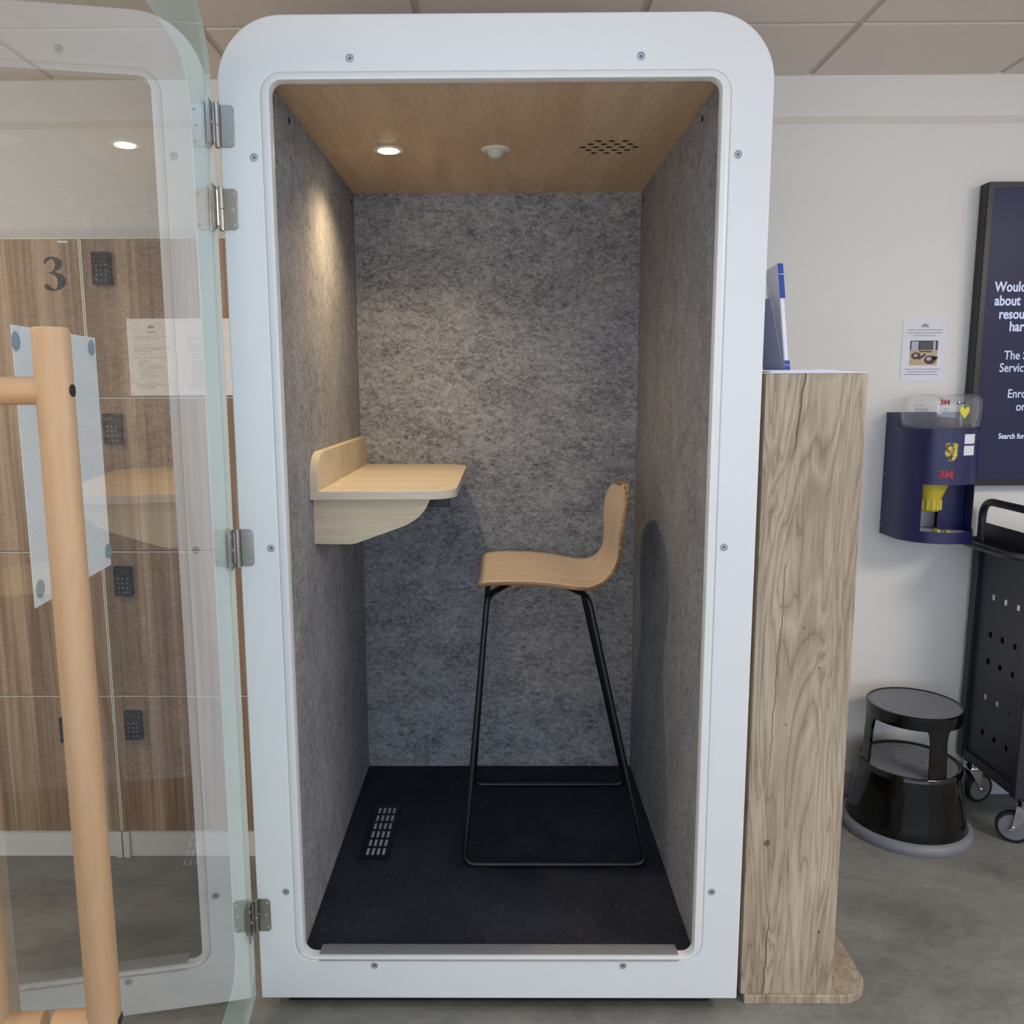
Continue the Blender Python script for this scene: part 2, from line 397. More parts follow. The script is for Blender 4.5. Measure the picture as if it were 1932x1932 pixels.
# ------------------------------------------------------------------ phone booth
H = 2.1237
BO = (0, 0, 0)
booth = empty('phone_booth', BO, 0, 'white one-person office phone booth with open glass door and grey felt interior', 'phone booth')
RXO = .466
outer = rrect(-.55, .55, 0, H, (.002, .002, .13, .13), 14)
groove = rrect(-RXO, RXO, .097, 2.017, .042, 14)
obj('front_panel', MB().ring(outer, groove, 'y', 0, .03), M['white_panel'], booth, bevel=.0035, seg=3)
rim_in = rrect(-.447, .447, .107, 2.002, .024, 14); rim_mid = rrect(-.4605, .4605, .1005, 2.011, .036, 14)
mb = MB(); n = len(groove); g2 = rrect(-RXO+.0004, RXO-.0004, .0974, 2.0166, .0416, 14)
loops = [([(x, .028, z) for x, z in g2]), ([(x, .0022, z) for x, z in g2]), ([(x, -.0018, z) for x, z in rim_mid]), ([(x, -.001, z) for x, z in rrect(-.4485, .4485, .1062, 2.0032, .025, 14)]), ([(x, .003, z) for x, z in rim_in]), ([(x, .022, z) for x, z in rim_in]), ([(x, .028, z) for x, z in g2])]
vs = [p for L in loops for p in L]; fs = []
for k in range(len(loops)-1):
    for i in range(n): fs.append((k*n+i, k*n+(i+1) % n, (k+1)*n+(i+1) % n, (k+1)*n+i))
mb.add(vs, fs); obj('opening_rim', mb, M['rim'], booth, angle=50)
shell_in = rrect(-.478, .478, .055, 2.036, .002, 14)
obj('outer_shell', MB().ring(outer, shell_in, 'y', .03, 1.06), M['white_panel'], booth, bevel=.002)
obj('rear_panel', MB().prism(outer, 'y', 1.06, 1.072), M['white_panel'], booth)
obj('plinth', MB().box(-.5, .5, .05, 1.03, FZ, 0), M['rubber_black'], booth)
obj('felt_lining', MB().box(-.476, -.462, .0285, 1.058, .06, 2.034), M['felt_side'], booth)
obj('felt_lining', MB().box(.46, .476, .0285, 1.058, .06, 2.034), M['felt_side'], booth)
obj('felt_lining', MB().box(-.4615, .4595, 1.046, 1.058, .06, 2.034), M['felt_back'], booth)
obj('ceiling_board', MB().box(-.4615, .4595, .0285, 1.0455, 2.018, 2.034), M['booth_ceiling'], booth)
obj('carpet', MB().box(-.4615, .4595, .0285, 1.0455, .0555, .079), M['carpet'], booth)
# aluminium sill: raised flat strip and sloping nose
mb = MB(); sp = [(.044, .082), (.044, .1065), (.022, .110), (.004, .1090), (-.003, .1000), (-.003, .0975), (.003, .0985), (.010, .105)]
mb.add([(-.413, p[0], p[1]) for p in sp] + [(.413, p[0], p[1]) for p in sp], [tuple(range(8))[::-1], tuple(range(8, 16))] + [(i, (i+1) % 8, 8+(i+1) % 8, 8+i) for i in range(8)])
obj('sill', mb, M['sill_metal'], booth, angle=25)
# frame screws
def screw_mb(r=.0082):
    mb = MB(); mb.lathe([(r, .001), (r, -.0008), (r*.84, -.0014), (r*.78, -.0006), (r*.45, -.0008), (r*.34, -.0006)], (0, 0, 0), 20, 'y', caps=False)
    mb.lathe([(r*.34, -.0006), (r*.3, .0006)], (0, 0, 0), 6, 'y', mi=1); return mb
sc0 = None
for (x, z) in [(-.286, 2.0416), (.286, 2.0416), (-.483, 1.857), (.483, 1.857), (-.483, 1.062), (.483, 1.062), (-.483, .268), (.483, .268), (-.286, .084), (.286, .084)]:
    if sc0 is None: sc0 = obj('screw', screw_mb(), [M['screw'], M['screw_socket']], booth)
    s_ = sc0 if x < 0 and z > 2 else sc0.copy()
    if s_ is not sc0: COL.objects.link(s_)
    s_.location = (x, 0, z); s_.rotation_euler = (0, random.uniform(0, 1), 0)
# oval cut-outs in the felt, perforated loudspeaker grille in the ceiling board
for (x, y, z) in [(-.4617, .217, 2.003), (-.4617, 1.008, 1.998), (.4597, .219, 2.003), (.4597, 1.0, 1.998)]:
    obj('cable_hole', MB().lathe([(.0075, -.0006), (.0075, .0006)], (x, y, z-.012), 16, 'x'), M['hole'], booth)
mb = MB()
for j, cnt in enumerate((3, 4, 5, 4, 3)):
    for i in range(cnt):
        cx, cy = .292+(i-(cnt-1)/2)*.034, .538+(j-2)*.027
        mb.prism(rrect(cx-.008, cx+.008, cy-.0055, cy+.0055, .0054, 4), 'z', 2.0172, 2.0182)
obj('grille_holes', mb, M['hole'], booth)

# glass door, local frame: -y runs from hinge to free edge, +x faces the camera side
TH = .1021; HX = -.5614
door = empty('glass_door', (HX, 0, 0), TH); door.parent = booth
DW = 1.10
def sz(pts): return [(-s, z) for s, z in pts]
dout = rrect(-DW, -.004, .012, H-.004, (.004, .004, .13, .13), 14); d_in = rrect(-DW+.012, -.136, .158, H-.135, (.03, .05, .09, .09), 14)
pmb = MB().prism(dout, 'x', -.010, 0); pmb.mi = [0, 0]+[1]*(len(pmb.f)-2)
obj('pane', pmb, [M['glass'], M['frit']], door, smooth=False)
obj('glass_border', MB().ring(dout, d_in, 'x', -.0112, -.0102), M['frit'], door, smooth=False)
BS, BOFF = .972, .051
def bar(off): return MB().tube([(off, -BS, .672), (off, -BS, 1.452), (off, -BS, 1.4555)], [.0168, .0168, .0152], 28)
obj('handle_bar', bar(BOFF), M['beech'], door, angle=60); obj('handle_bar', bar(-BOFF-.010), M['beech'], door, angle=60)
for z in (1.397, .737):
    obj('handle_crossbar', MB().tube([(.0005, -BS, z), (BOFF-.005, -BS, z)], .0132, 24), M['beech_x'], door, angle=60)
    obj('handle_crossbar', MB().tube([(-BOFF-.005, -BS, z), (-.0105, -BS, z)], .0132, 24), M['beech_x'], door, angle=60)
    obj('bolt_cap', MB().lathe([(.0070, .010), (.0070, .0163), (.0052, .0170)], (BOFF, -BS, z), 18, 'x'), M['number'], door, angle=60)

# hinges: one leaf on the frame, one on the pane, round barrel between
def hinge(z):
    h = empty('hinge', (-.552, -.008, z)); h.parent = booth; o = (-.552, -.008, z)
    pl = rrect(-.549, -.5195, z-.04, z+.04, (.0005, .009, .009, .0005), 6)
    l1 = MB(o).prism(pl, 'y', -.0022, -.0002)
    obj('leaf', l1, M['steel'], h, bevel=.0004, seg=1)
    # leaf on the pane (door direction), cut corner near the barrel
    d = Vector((sin(TH), -cos(TH), 0)); nn = Vector((cos(TH), sin(TH), 0)); base = Vector((HX, 0, 0))
    prof = [(.012, z+.036), (.012, z-.034), (.024, z-.042), (.046, z-.042), (.046, z+.042), (.018, z+.042)]
    l2 = MB(o); a = [base+d*s+nn*.0004+Vector((0, 0, zz)) for s, zz in prof]; b = [p+nn*.002 for p in a]; k = len(a)
    l2.add(a+b, [tuple(range(k)), tuple(range(2*k-1, k-1, -1))] + [(i, (i+1) % k, k+(i+1) % k, k+i) for i in range(k)])
    obj('leaf', l2, M['steel'], h)
    arm = MB(o); p0 = base+d*.014+nn*.0015; p1 = Vector((-.5515, -.0075, 0)); t = (p1-p0).normalized(); q = Vector((-t.y, t.x, 0))*.001
    arm.add([p0+q+Vector((0, 0, z-.032)), p1+q+Vector((0, 0, z-.032)), p1-q+Vector((0, 0, z-.032)), p0-q+Vector((0, 0, z-.032)),
             p0+q+Vector((0, 0, z+.036)), p1+q+Vector((0, 0, z+.036)), p1-q+Vector((0, 0, z+.036)), p0-q+Vector((0, 0, z+.036))],
            [(0, 1, 2, 3), (4, 7, 6, 5), (0, 4, 5, 1), (1, 5, 6, 2), (2, 6, 7, 3), (3, 7, 4, 0)])
    obj('knuckle_plate', arm, M['steel'], h)
    obj('barrel', MB(o).lathe([(.003, .0435), (.0055, .042), (.0055, .001), (.0045, .0002), (.0055, -.0008), (.0055, -.042), (.003, -.0435)], (-.5515, -.0085, z), 20), M['steel'], h)
    for (x, dz) in [(-.5258, .030), (-.529, 0), (-.5252, -.030)]:
        s_ = obj('screw', MB(o).lathe([(.0034, -.0022), (.0034, -.0027), (.002, -.003), (.0014, -.0024)], (x, 0, z+dz), 14, 'y'), M['screw'], h)
    for (s, dz) in [(.038, .030), (.030, 0), (.038, -.030)]:
        p = base+d*s+nn*.0024
        obj('screw', MB(o).lathe([(.0034, 0), (.0034, .001), (.002, .0016)], (p.x, p.y, z+dz), 12, 'x'), M['screw'], h)
for z in (1.916, 1.757, 1.0635, .211): hinge(z)

# ------------------------------------------------------------------ things inside the booth
o = (-.2835, .548, 2.018)
lamp = empty('downlight', o, 0, 'small lit warm recessed spotlight in the wooden booth ceiling', 'light')
obj('bezel', MB(o).lathe([(.040, 2.0178), (.040, 2.0150), (.030, 2.0135), (.0245, 2.0150), (.0245, 2.0178)], (o[0], o[1], 0), 36, caps=False), M['plastic_white'], lamp)
obj('lens', MB(o).lathe([(.0242, 2.0176), (.0240, 2.0120), (.012, 2.0095), (.002, 2.009)], (o[0], o[1], 0), 28), M['lamp'], lamp)
ld = bpy.data.lights.new('downlight_beam', 'SPOT'); ld.energy = 24; ld.color = (1.0, .73, .40); ld.spot_size = RD(140); ld.spot_blend = 1.0; ld.shadow_soft_size = .03
lo = bpy.data.objects.new('downlight_beam', ld); COL.objects.link(lo); lo.parent = lamp; lo.location = (0, 0, -.014)
o = (-.003, .550, 2.018)
sn = empty('motion_sensor', o, 0, 'round white domed motion sensor in middle of wooden booth ceiling', 'sensor')
obj('base_ring', MB(o).lathe([(.0385, 2.0178), (.0385, 2.0150), (.034, 2.0115), (.024, 2.0105), (.024, 2.0178)], (o[0], o[1], 0), 36, caps=False), M['plastic_white'], sn)
obj('dome', MB(o).lathe([(.0238, 2.012), (.0225, 2.006), (.018, 1.999), (.010, 1.9945), (.001, 1.993)], (o[0], o[1], 0), 28), plain('sensor_dome', (198, 196, 190), .3), sn)

o = (-.355, .607, .079)
fv = empty('floor_vent', o, 0, 'black rectangular slotted air vent set in the dark booth carpet', 'vent')
mb = MB(o); cols, rows = 4, 6; vx0, vx1, vy0, vy1 = -.397, -.313, .447, .767
sx = [vx0]; 
for i in range(cols): c = -.377+i*.0152; sx += [c-.0043, c+.0043]
sx.append(vx1); sy = [vy0]
for j in range(rows): c = .486+j*.0475; sy += [c-.0195, c+.0195]
sy.append(vy1)
for i in range(len(sx)-1):
    for j in range(len(sy)-1):
        if i % 2 == 1 and j % 2 == 1: continue
        mb.box(sx[i], sx[i+1], sy[j], sy[j+1], .0795, .0825)
obj('grate', mb, M['black_metal'], fv, smooth=False)
obj('gleam_sheet', MB(o).box(-.386, -.324, .460, .750, .0792, .0799), M['vent_slot'], fv)  # pale sheet under the grate, gleam of the slots put into its colour

# wall-hung desk
o = (-.462, .66, 1.14)
dk = empty('booth_desk', o, 0, 'small pale oak wall-mounted desk with upstand on left felt wall', 'desk')
top = rrect(-.4618, -.103, .283, 1.044, (.002, .075, .10, .002), 10)
obj('desk_top', MB(o).prism(top, 'z', 1.128, 1.150), M['desk_oak'], dk, bevel=.0015)
obj('upstand', MB(o).prism(rrect(.283, 1.044, 1.1502, 1.243, (.001, .001, .02, .075), 10), 'x', -.4618, -.441), M['desk_edge'], dk, bevel=.0015)
fp = [(-.4618, 1.1278), (-.4618, 1.012), (-.374, 1.011)]
for k in range(1, 7): t = k/6; fp.append((-.374+.028*t, 1.011+.006*t*t))
fp += [(-.242, 1.0545)]
for k in range(1, 9): t = k/8; a = (-.242, 1.0545); b = (-.185, 1.075); c = (-.168, 1.1278); fp.append(tuple(a[i]*(1-t)**2+2*b[i]*t*(1-t)+c[i]*t*t for i in (0, 1)))
obj('side_fascia', MB(o).prism(fp, 'y', .318, .338), M['desk_edge'], dk, bevel=.001)
obj('bracket', MB(o).box(-.30, -.130, .46, .50, 1.086, 1.1278), M['black_metal'], dk, bevel=.002)

# bar stool
o = (.15, .645, .079)
st = empty('bar_stool', o, 0, 'bar stool with bent oak plywood shell and thin black sled legs', 'stool')
prof = [(-.052, .857, .178), (-.049, .863, .196), (-.038, .869, .209), (-.010, .873, .216), (.06, .874, .218), (.13, .870, .218), (.19, .862, .216), (.235, .855, .206),
        (.262, .8555, .190), (.288, .863, .170), (.310, .879, .156), (.327, .902, .154), (.338, .934, .166), (.343, .972, .184), (.347, 1.013, .196), (.356, 1.052, .199), (.364, 1.074, .190), (.370, 1.093, .172), (.374, 1.107, .148), (.376, 1.117, .118), (.377, 1.123, .080), (.377, 1.1255, .040)]
# refine profile by interpolation
def crv(P, m=3):
    out = []
    for i in range(len(P)-1):
        p0, p1, p2, p3 = P[max(i-1, 0)], P[i], P[i+1], P[min(i+2, len(P)-1)]
        for k in range(m):
            t = k/m; out.append(tuple(.5*((2*b)+(-a+c)*t+(2*a-5*b+4*c-d)*t*t+(-a+3*b-3*c+d)*t**3) for a, b, c, d in zip(p0, p1, p2, p3)))
    out.append(P[-1]); return out
prof = crv(prof, 3); NV = 18; vs = []; fs = []
for i, (x, z, w) in enumerate(prof):
    s = i/(len(prof)-1); bk = max(0, min(1, (s-.55)/.2)); nx = Vector((1, 0, 0))
    for j in range(NV+1):
        t = -1+2*j/NV; y = .664+w*t
        dx = -.016*bk*t*t; dz = (-.006*(1-bk))*(1-t*t)
        vs.append((x+dx, y, z+dz))
for i in range(len(prof)-1):
    for j in range(NV):
        a = i*(NV+1)+j; fs.append((a, a+1, a+NV+2, a+NV+1))
me = bpy.data.meshes.new('seat_shell'); mbx = MB(o); mbx.add(vs, fs)
me.from_pydata([tuple(v) for v in mbx.v], [], mbx.f)
for mt in (M['seat_oak'], M['ply_edge']): me.materials.append(mt)
for p in me.polygons: p.use_smooth = True
so = bpy.data.objects.new('seat_shell', me); COL.objects.link(so); so.parent = st
md = so.modifiers.new('solid', 'SOLIDIFY'); md.thickness = .0105; md.offset = -1; md.material_offset_rim = 1
for (yr, yt, yc) in ((.407, .500, .62), (.885, .795, .67)):
    path = fillet([(.03, yc, .838), (-.030, yt, .832), (-.098 if yr < .5 else -.088, yr, .0893), (.409 if yr < .5 else .420, yr, .0893), (.248, yt, .830), (.18, yc, .838)], [0, .03, .035, .035, .03, 0])
    obj('sled_leg', MB(o).tube(path, .0082, 14), M['black_metal'], st, angle=60)
    for x in (-.045, .345):
        obj('foot_pad', MB(o).box(x-.017, x+.017, yr-.007, yr+.007, .0792, .092), M['rubber_black'], st, bevel=.002)
obj('seat_bracket', MB(o).box(-.02, .22, .60, .70, .838, .8555), M['black_metal'], st, bevel=.002)

# ------------------------------------------------------------------ sheet on the glass door
dR = Matrix.Rotation(TH, 4, 'Z'); dT = Matrix.Translation((HX, 0, 0)) @ dR
ps = empty('paper_sheet', dT @ Vector((-.0125, -.795, 1.32)), TH, 'blank white paper sheet stuck to the glass door behind the wooden handle', 'paper')
mb = MB(); mb.add([(-.0006, .112, .143), (-.0006, -.112, .143), (-.0006, -.112, -.150), (-.0006, .112, -.150), (0, .112, .143), (0, -.112, .143), (0, -.112, -.150), (0, .112, -.150)],
                 [(0, 1, 2, 3), (7, 6, 5, 4), (0, 4, 5, 1), (1, 5, 6, 2), (2, 6, 7, 3), (3, 7, 4, 0)])
obj('sheet', mb, plain('bright_white_paper', (246, 247, 254), .6, var=.004), ps, smooth=False)
for (yy, zz) in ((.096, .130), (-.107+.0, .127), (.104, -.130), (-.098, -.132)):
    obj('adhesive_dot', MB().lathe([(.0092, .0001), (.0098, .0012)], (0, yy, zz), 18, 'x'), M['tack'], ps)

# ------------------------------------------------------------------ lockers
LY = .669
def num_3(s=1):
    """old-style serif figure 3 as an outline polygon, unit height"""
    L = [(.06, .80), (.10, .93), (.20, .985), (.33, 1.0), (.47, .975), (.585, .90), (.62, .79), (.58, .68), (.48, .60), (.37, .545), (.50, .52), (.62, .45), (.69, .34), (.685, .22), (.60, .10), (.45, .02), (.29, -.01), (.14, .01), (.05, .07), (.03, .14), (.07, .19), (.13, .20), (.19, .16), (.24, .09), (.31, .04), (.38, .05), (.43, .13), (.455, .25), (.43, .37), (.36, .45), (.28, .49), (.20, .50), (.20, .53), (.30, .565), (.36, .63), (.395, .72), (.395, .82), (.36, .89), (.30, .935), (.20, .91), (.13, .84), (.09, .785)]
    return [(x*s, z*s) for x, z in L]
def flat_poly(name, pts, y, mat, parent, po, th=.001):
    bm = bmesh.new(); vv = [bm.verts.new((x-po[0], y-po[1], z-po[2])) for x, z in pts]; f = bm.faces.new(vv)
    r = bmesh.ops.extrude_face_region(bm, geom=[f]); bmesh.ops.translate(bm, verts=[e for e in r['geom'] if isinstance(e, bmesh.types.BMVert)], vec=(0, -th, 0))
    bmesh.ops.triangulate(bm, faces=[f_ for f_ in bm.faces if len(f_.verts) > 4])
    me = bpy.data.meshes.new(name); bm.to_mesh(me); bm.free(); return fin(name, me, mat, parent, smooth=False)
rowz = [1.821, 1.378, .927, .482, .042]
def locker(x0, x1, nums, label):
    o = ((x0+x1)/2, .88, FZ)
    L = empty('locker_cabinet', o, 0, label, 'locker', 'wooden lockers behind the glass door')
    obj('carcass', MB(o).box(x0+.001, x1-.001, LY+.018, WY-.010, .042, 1.821), M['cream'], L, smooth=False)
    for xa in (x0, x1-.0035): obj('side_cheek', MB(o).box(xa, xa+.0035, LY+.0002, LY+.0178, .0425, 1.821), M['cream'], L, smooth=False)
    obj('plinth', MB(o).box(x0+.001, x1-.001, LY+.006, WY-.012, FZ+.001, .041), M['plinth'], L, smooth=False)
    for xa in (x0+.001, x1-.021): obj('foot', MB(o).box(xa, xa+.02, LY-.004, LY+.0055, FZ+.0005, .040), M['plinth'], L, bevel=.001)
    for r in range(4):
        z1, z0 = rowz[r]-.0034, rowz[r+1]+.0018
        d = obj('door', MB(o).box(x0+.0045, x1-.0045, LY, LY+.0175, z0, z1), M['locker'], L, smooth=False)
        obj('edge_strip', MB(o).box(x0+.0045, x1-.0045, LY-.0004, LY+.0172, z1, z1+.0026), M['cream'], d, smooth=False)
        kx, kz = x0+.062, [1.736, 1.287, .8385, .3915][r]
        mk = MB(o).box(kx-.0255, kx+.0255, LY-.0158, LY-.0002, kz-.0445, kz+.0445)
        for i in range(3):
            for j in range(4): mk.prism([(kx+(i-1)*.0125+.0018*cos(a*pi/3), kz-.012+(j-1.5)*.0135+.0018*sin(a*pi/3)) for a in range(6)], 'y', LY-.0166, LY-.0156, 1)
        obj('keypad', mk, [M['keypad'], M['keys']], d, smooth=False)
        if nums[r] == 3:
            flat_poly('number', [(x1-.1085+x, rowz[0]-.144+z) for x, z in num_3(.093)], LY-.0003, M['number'], d, o)
        elif nums[r]:
            text('number', nums[r], .118, M['number'], (x1-.190+(.0), LY-.0006, (.332, .780)[r == 2]), d, po=o, bold=.0012)
    return L
lk = locker(-1.759, -1.1735, [3, None, None, '15'], 'four-door wood-effect locker column numbered 3 at top, left of the other')
locker(-1.1715, -.586, [None, None, '12', '16'], 'four-door wood-effect locker column with laminated notice, right beside the booth')
obj('label_sticker', MB((-1.466, .88, FZ)).box(-1.232, -1.205, LY-.0008, LY-.0001, 1.8075, 1.8125), M['paper'], lk)

# laminated notice on the lockers
def rainbow(name, cx, cz, y, r, parent, po, mat):
    mb = MB(po)
    for k in range(4):
        a, b = r*(1-.22*k), r*(1-.22*k-.15); pts = []
        for q in range(13): t = pi*q/12; pts.append((cx+a*cos(t), cz+a*sin(t)*.95))
        for q in range(12, -1, -1): t = pi*q/12; pts.append((cx+b*cos(t), cz+b*sin(t)*.95))
        n_ = 13
        vs = [(p[0], y, p[1]) for p in pts]; mb.add(vs, [(q, q+1, 2*n_-2-q, 2*n_-1-q) for q in range(n_-1)])
    return obj(name, mb, mat, parent, smooth=False)
def print_lines(name, rows, y, parent, po, mat, seed=1, h=.0011):
    """unreadably small printed lines, kept as broken dashes"""
    rnd = random.Random(seed); mb = MB(po)
    for (x0, x1, z) in rows:
        x = x0
        while x < x1:
            w = min(rnd.uniform(.004, .011), x1-x); mb.add([(x, y, z), (x+w, y, z), (x+w, y, z+h), (x, y, z+h)], [(0, 1, 2, 3)]); x += w+.0014
    return obj(name, mb, mat, parent, smooth=False)
o = (-.905, LY-.002, 1.4905)
nt = empty('laminated_notice', o, 0, 'laminated two-page notice with rainbow emblem stuck on the lockers behind the glass', 'notice')
obj('laminate', MB(o).box(-1.0535, -.7535, LY-.0020, LY-.0010, 1.382, 1.598), M['laminate'], nt, smooth=False)
yy = LY-.0022
for k, x0 in enumerate((-1.036, -.884)):
    rainbow('rainbow_emblem', x0+.052, 1.571, yy, .0105, nt, o, M['ink_soft'])
    if k == 0: text('heading', 'Lockers', .0085, M['ink'], (x0+.036, yy, 1.5585), nt, po=o, depth=.0001)
    z = 1.548; rows = []
    for w, g in ((.105, .006), (.075, .008), (.012, .008), (.06, .008), (.108, .006), (.105, .006), (.045, .009), (.026, .008), (.09, .009), (.03, .0075), (.032, .0065), (.07, .0065), (.062, .0065), (.034, .0065), (.032, .0065), (.05, .0065), (.058, .0065), (.04, .009), (.11, .0065), (.105, .0065), (.055, .0065)):
        ind = .012 if .045 > w > .02 or w in (.07, .062, .05, .058) else 0
        rows.append((x0+ind, x0+ind+w, z)); z -= g
    print_lines('printed_text', rows, yy, nt, o, M['ink_soft'], seed=3+k)

# ------------------------------------------------------------------ oak info stand with things on it
SX0, SX1, SY = .572, .788, .047
o = (.68, .20, FZ)
sd = empty('info_stand', o, 0, 'tall narrow rustic oak info stand right of the booth on rounded foot plate', 'stand')
up_o = (SX0, SY, FZ)
ub = empty('tmp', (0, 0, 0)); bpy.data.objects.remove(ub)
u_ = obj('upright', MB(up_o).box(SX0, SX1, SY, SY+.32, FZ+.0215, 1.4265), M['oak_stand'], sd, bevel=.001)
u_.location = Vector(up_o)-Vector(o)
obj('foot_plate', MB(o).prism(rrect(.580, .886, .040, .44, (.003, .075, .003, .003), 12), 'z', FZ, FZ+.0215), M['oak_plain'], sd, bevel=.0015)
obj('top_board', MB(o).box(SX0-.004, SX1+.0005, SY-.001, SY+.322, 1.427, 1.4295), M['paper'], sd, bevel=.0005, seg=1)

o = (.665, .15, 1.4303)
pp = obj('paper_stack', MB(o).box(.585, .765, .060, .29, 1.4298, 1.4316), M['paper'], None, smooth=False); pp.location = o
tag(pp, 'lower flat sheet of white paper lying on top of the oak stand', 'paper', 'loose sheets on the oak stand')
pp2 = obj('paper_stack', MB(o).box(.570, .733, .070, .30, 1.4319, 1.4345), M['paper'], None, smooth=False); pp2.location = o
tag(pp2, 'upper small pile of white papers lying on the oak stand', 'paper', 'loose sheets on the oak stand')
# folded brochure standing on the papers, nearly edge on
o = (.62, .15, 1.4347)
br = empty('folded_brochure', o, 0, 'upright folded white brochure with blue stripes on top of the oak stand', 'brochure')
def leaf_sheet(name, p0, p1, z0, z1, lean, mat, th=.0012):
    mb = MB(o); (xa, ya), (xb, yb) = p0, p1
    vs = [(xa, ya, z0), (xb, yb, z0), (xb+lean, yb, z1), (xa+lean, ya, z1)]; vs += [(x+th, y, z) for x, y, z in vs]
    mb.add(vs, [(0, 1, 2, 3), (7, 6, 5, 4), (0, 4, 5, 1), (1, 5, 6, 2), (2, 6, 7, 3), (3, 7, 4, 0)]); return obj(name, mb, mat, br, smooth=False)
leaf_sheet('page', (.628, .10), (.640, .22), 1.4349, 1.660, -.026, M['brochure'])
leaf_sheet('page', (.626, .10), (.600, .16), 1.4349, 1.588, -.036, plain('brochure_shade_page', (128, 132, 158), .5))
leaf_sheet('spine', (.6285, .096), (.6355, .099), 1.4349, 1.660, -.026, M['brochure'], .0015)
for z0, z1 in ((1.4352, 1.4455), (1.447, 1.4560), (1.588, 1.637), (1.639, 1.6600)):
    l0 = -.026*(z0-1.4349)/.225; mb = MB(o); l1 = -.026*(z1-1.4349)/.225
    vs = [(.6272+l0, .0945, z0), (.6385+l0, .0945, z0), (.6385+l1, .0945, z1), (.6272+l1, .0945, z1)] ; vs += [(x, y+.0012, z) for x, y, z in vs]
    mb.add(vs, [(0, 1, 2, 3), (7, 6, 5, 4), (0, 4, 5, 1), (1, 5, 6, 2), (2, 6, 7, 3), (3, 7, 4, 0)]); obj('blue_stripe', mb, M['blue'], br, smooth=False)

# ------------------------------------------------------------------ small notice on the wall
o = (1.411, WY-.001, 1.52)
sn2 = empty('wall_notice', o, 0, 'small white notice with rainbow emblem and headphones photo above the dispenser', 'notice')
obj('sheet', MB(o).box(1.3385, 1.4835, WY-.0018, WY-.0004, 1.416, 1.623), M['paper'], sn2, smooth=False)
yy = WY-.0020
rainbow('rainbow_emblem', 1.4105, 1.593, yy, .0125, sn2, o, M['ink_soft'])
for i, s_ in enumerate(('If you need noise cancelling headphones', 'for use in the booth, please ask at the', 'Library Welcome Desk')):
    if i == 2: text('printed_text', s_, .0075, M['ink_soft'], (1.411, yy, 1.5645), sn2, po=o, depth=.0001, align='CENTER')
print_lines('printed_lines', [(1.356, 1.469, 1.5835), (1.352, 1.470, 1.5742)], yy, sn2, o, M['ink_soft'], 8, .0022)
print_lines('printed_lines', [(1.352, 1.468, 1.4555), (1.360, 1.458, 1.4470), (1.352, 1.464, 1.4385)], yy, sn2, o, M['ink_soft'], 8, .0022)
px0, px1, pz0, pz1 = 1.3655, 1.4575, 1.4695, 1.5500
def patch(mb, x0, x1, z0, z1, y, mi): mb.add([(px0+x0*(px1-px0), y, pz0+z0*(pz1-pz0)), (px0+x1*(px1-px0), y, pz0+z0*(pz1-pz0)), (px0+x1*(px1-px0), y, pz0+z1*(pz1-pz0)), (px0+x0*(px1-px0), y, pz0+z1*(pz1-pz0))], [(0, 1, 2, 3)], mi)
mb = MB(o); patch(mb, 0, 1, 0, .62, yy, 0); patch(mb, 0, 1, .62, 1, yy, 1); patch(mb, .05, .30, .6, .97, yy-.0001, 2); patch(mb, .38, .80, .62, .96, yy-.0001, 3); patch(mb, .83, .92, .6, .98, yy-.0001, 2); patch(mb, .35, .78, .53, .58, yy-.0001, 1)
for (cx, cz, r, mi) in ((.23, .38, .17, 4), (.74, .22, .21, 4), (.22, .40, .07, 2), (.70, .26, .09, 2), (.93, .3, .09, 4)):
    mb.add([(px0+(px1-px0)*(cx+r*cos(a*pi/8)), yy-.00015-(.0001 if mi == 2 else 0), pz0+(pz1-pz0)*(cz+r*sin(a*pi/8)*.85)) for a in range(16)], [tuple(range(16))], mi)
mb.add([(px0+(px1-px0)*u, yy-.00012, pz0+(pz1-pz0)*w) for u, w in ((.3, .28), (.36, .22), (.6, .42), (.55, .48))], [(0, 1, 2, 3)], 4)
obj('headphones_photo', mb, [plain('photo_desk', (188, 166, 136), .5), plain('photo_dark', (50, 46, 56), .5), plain('photo_light', (176, 180, 200), .5), plain('photo_screen', (72, 76, 76), .5), plain('photo_headphones', (70, 34, 36), .5)], sn2, smooth=False)

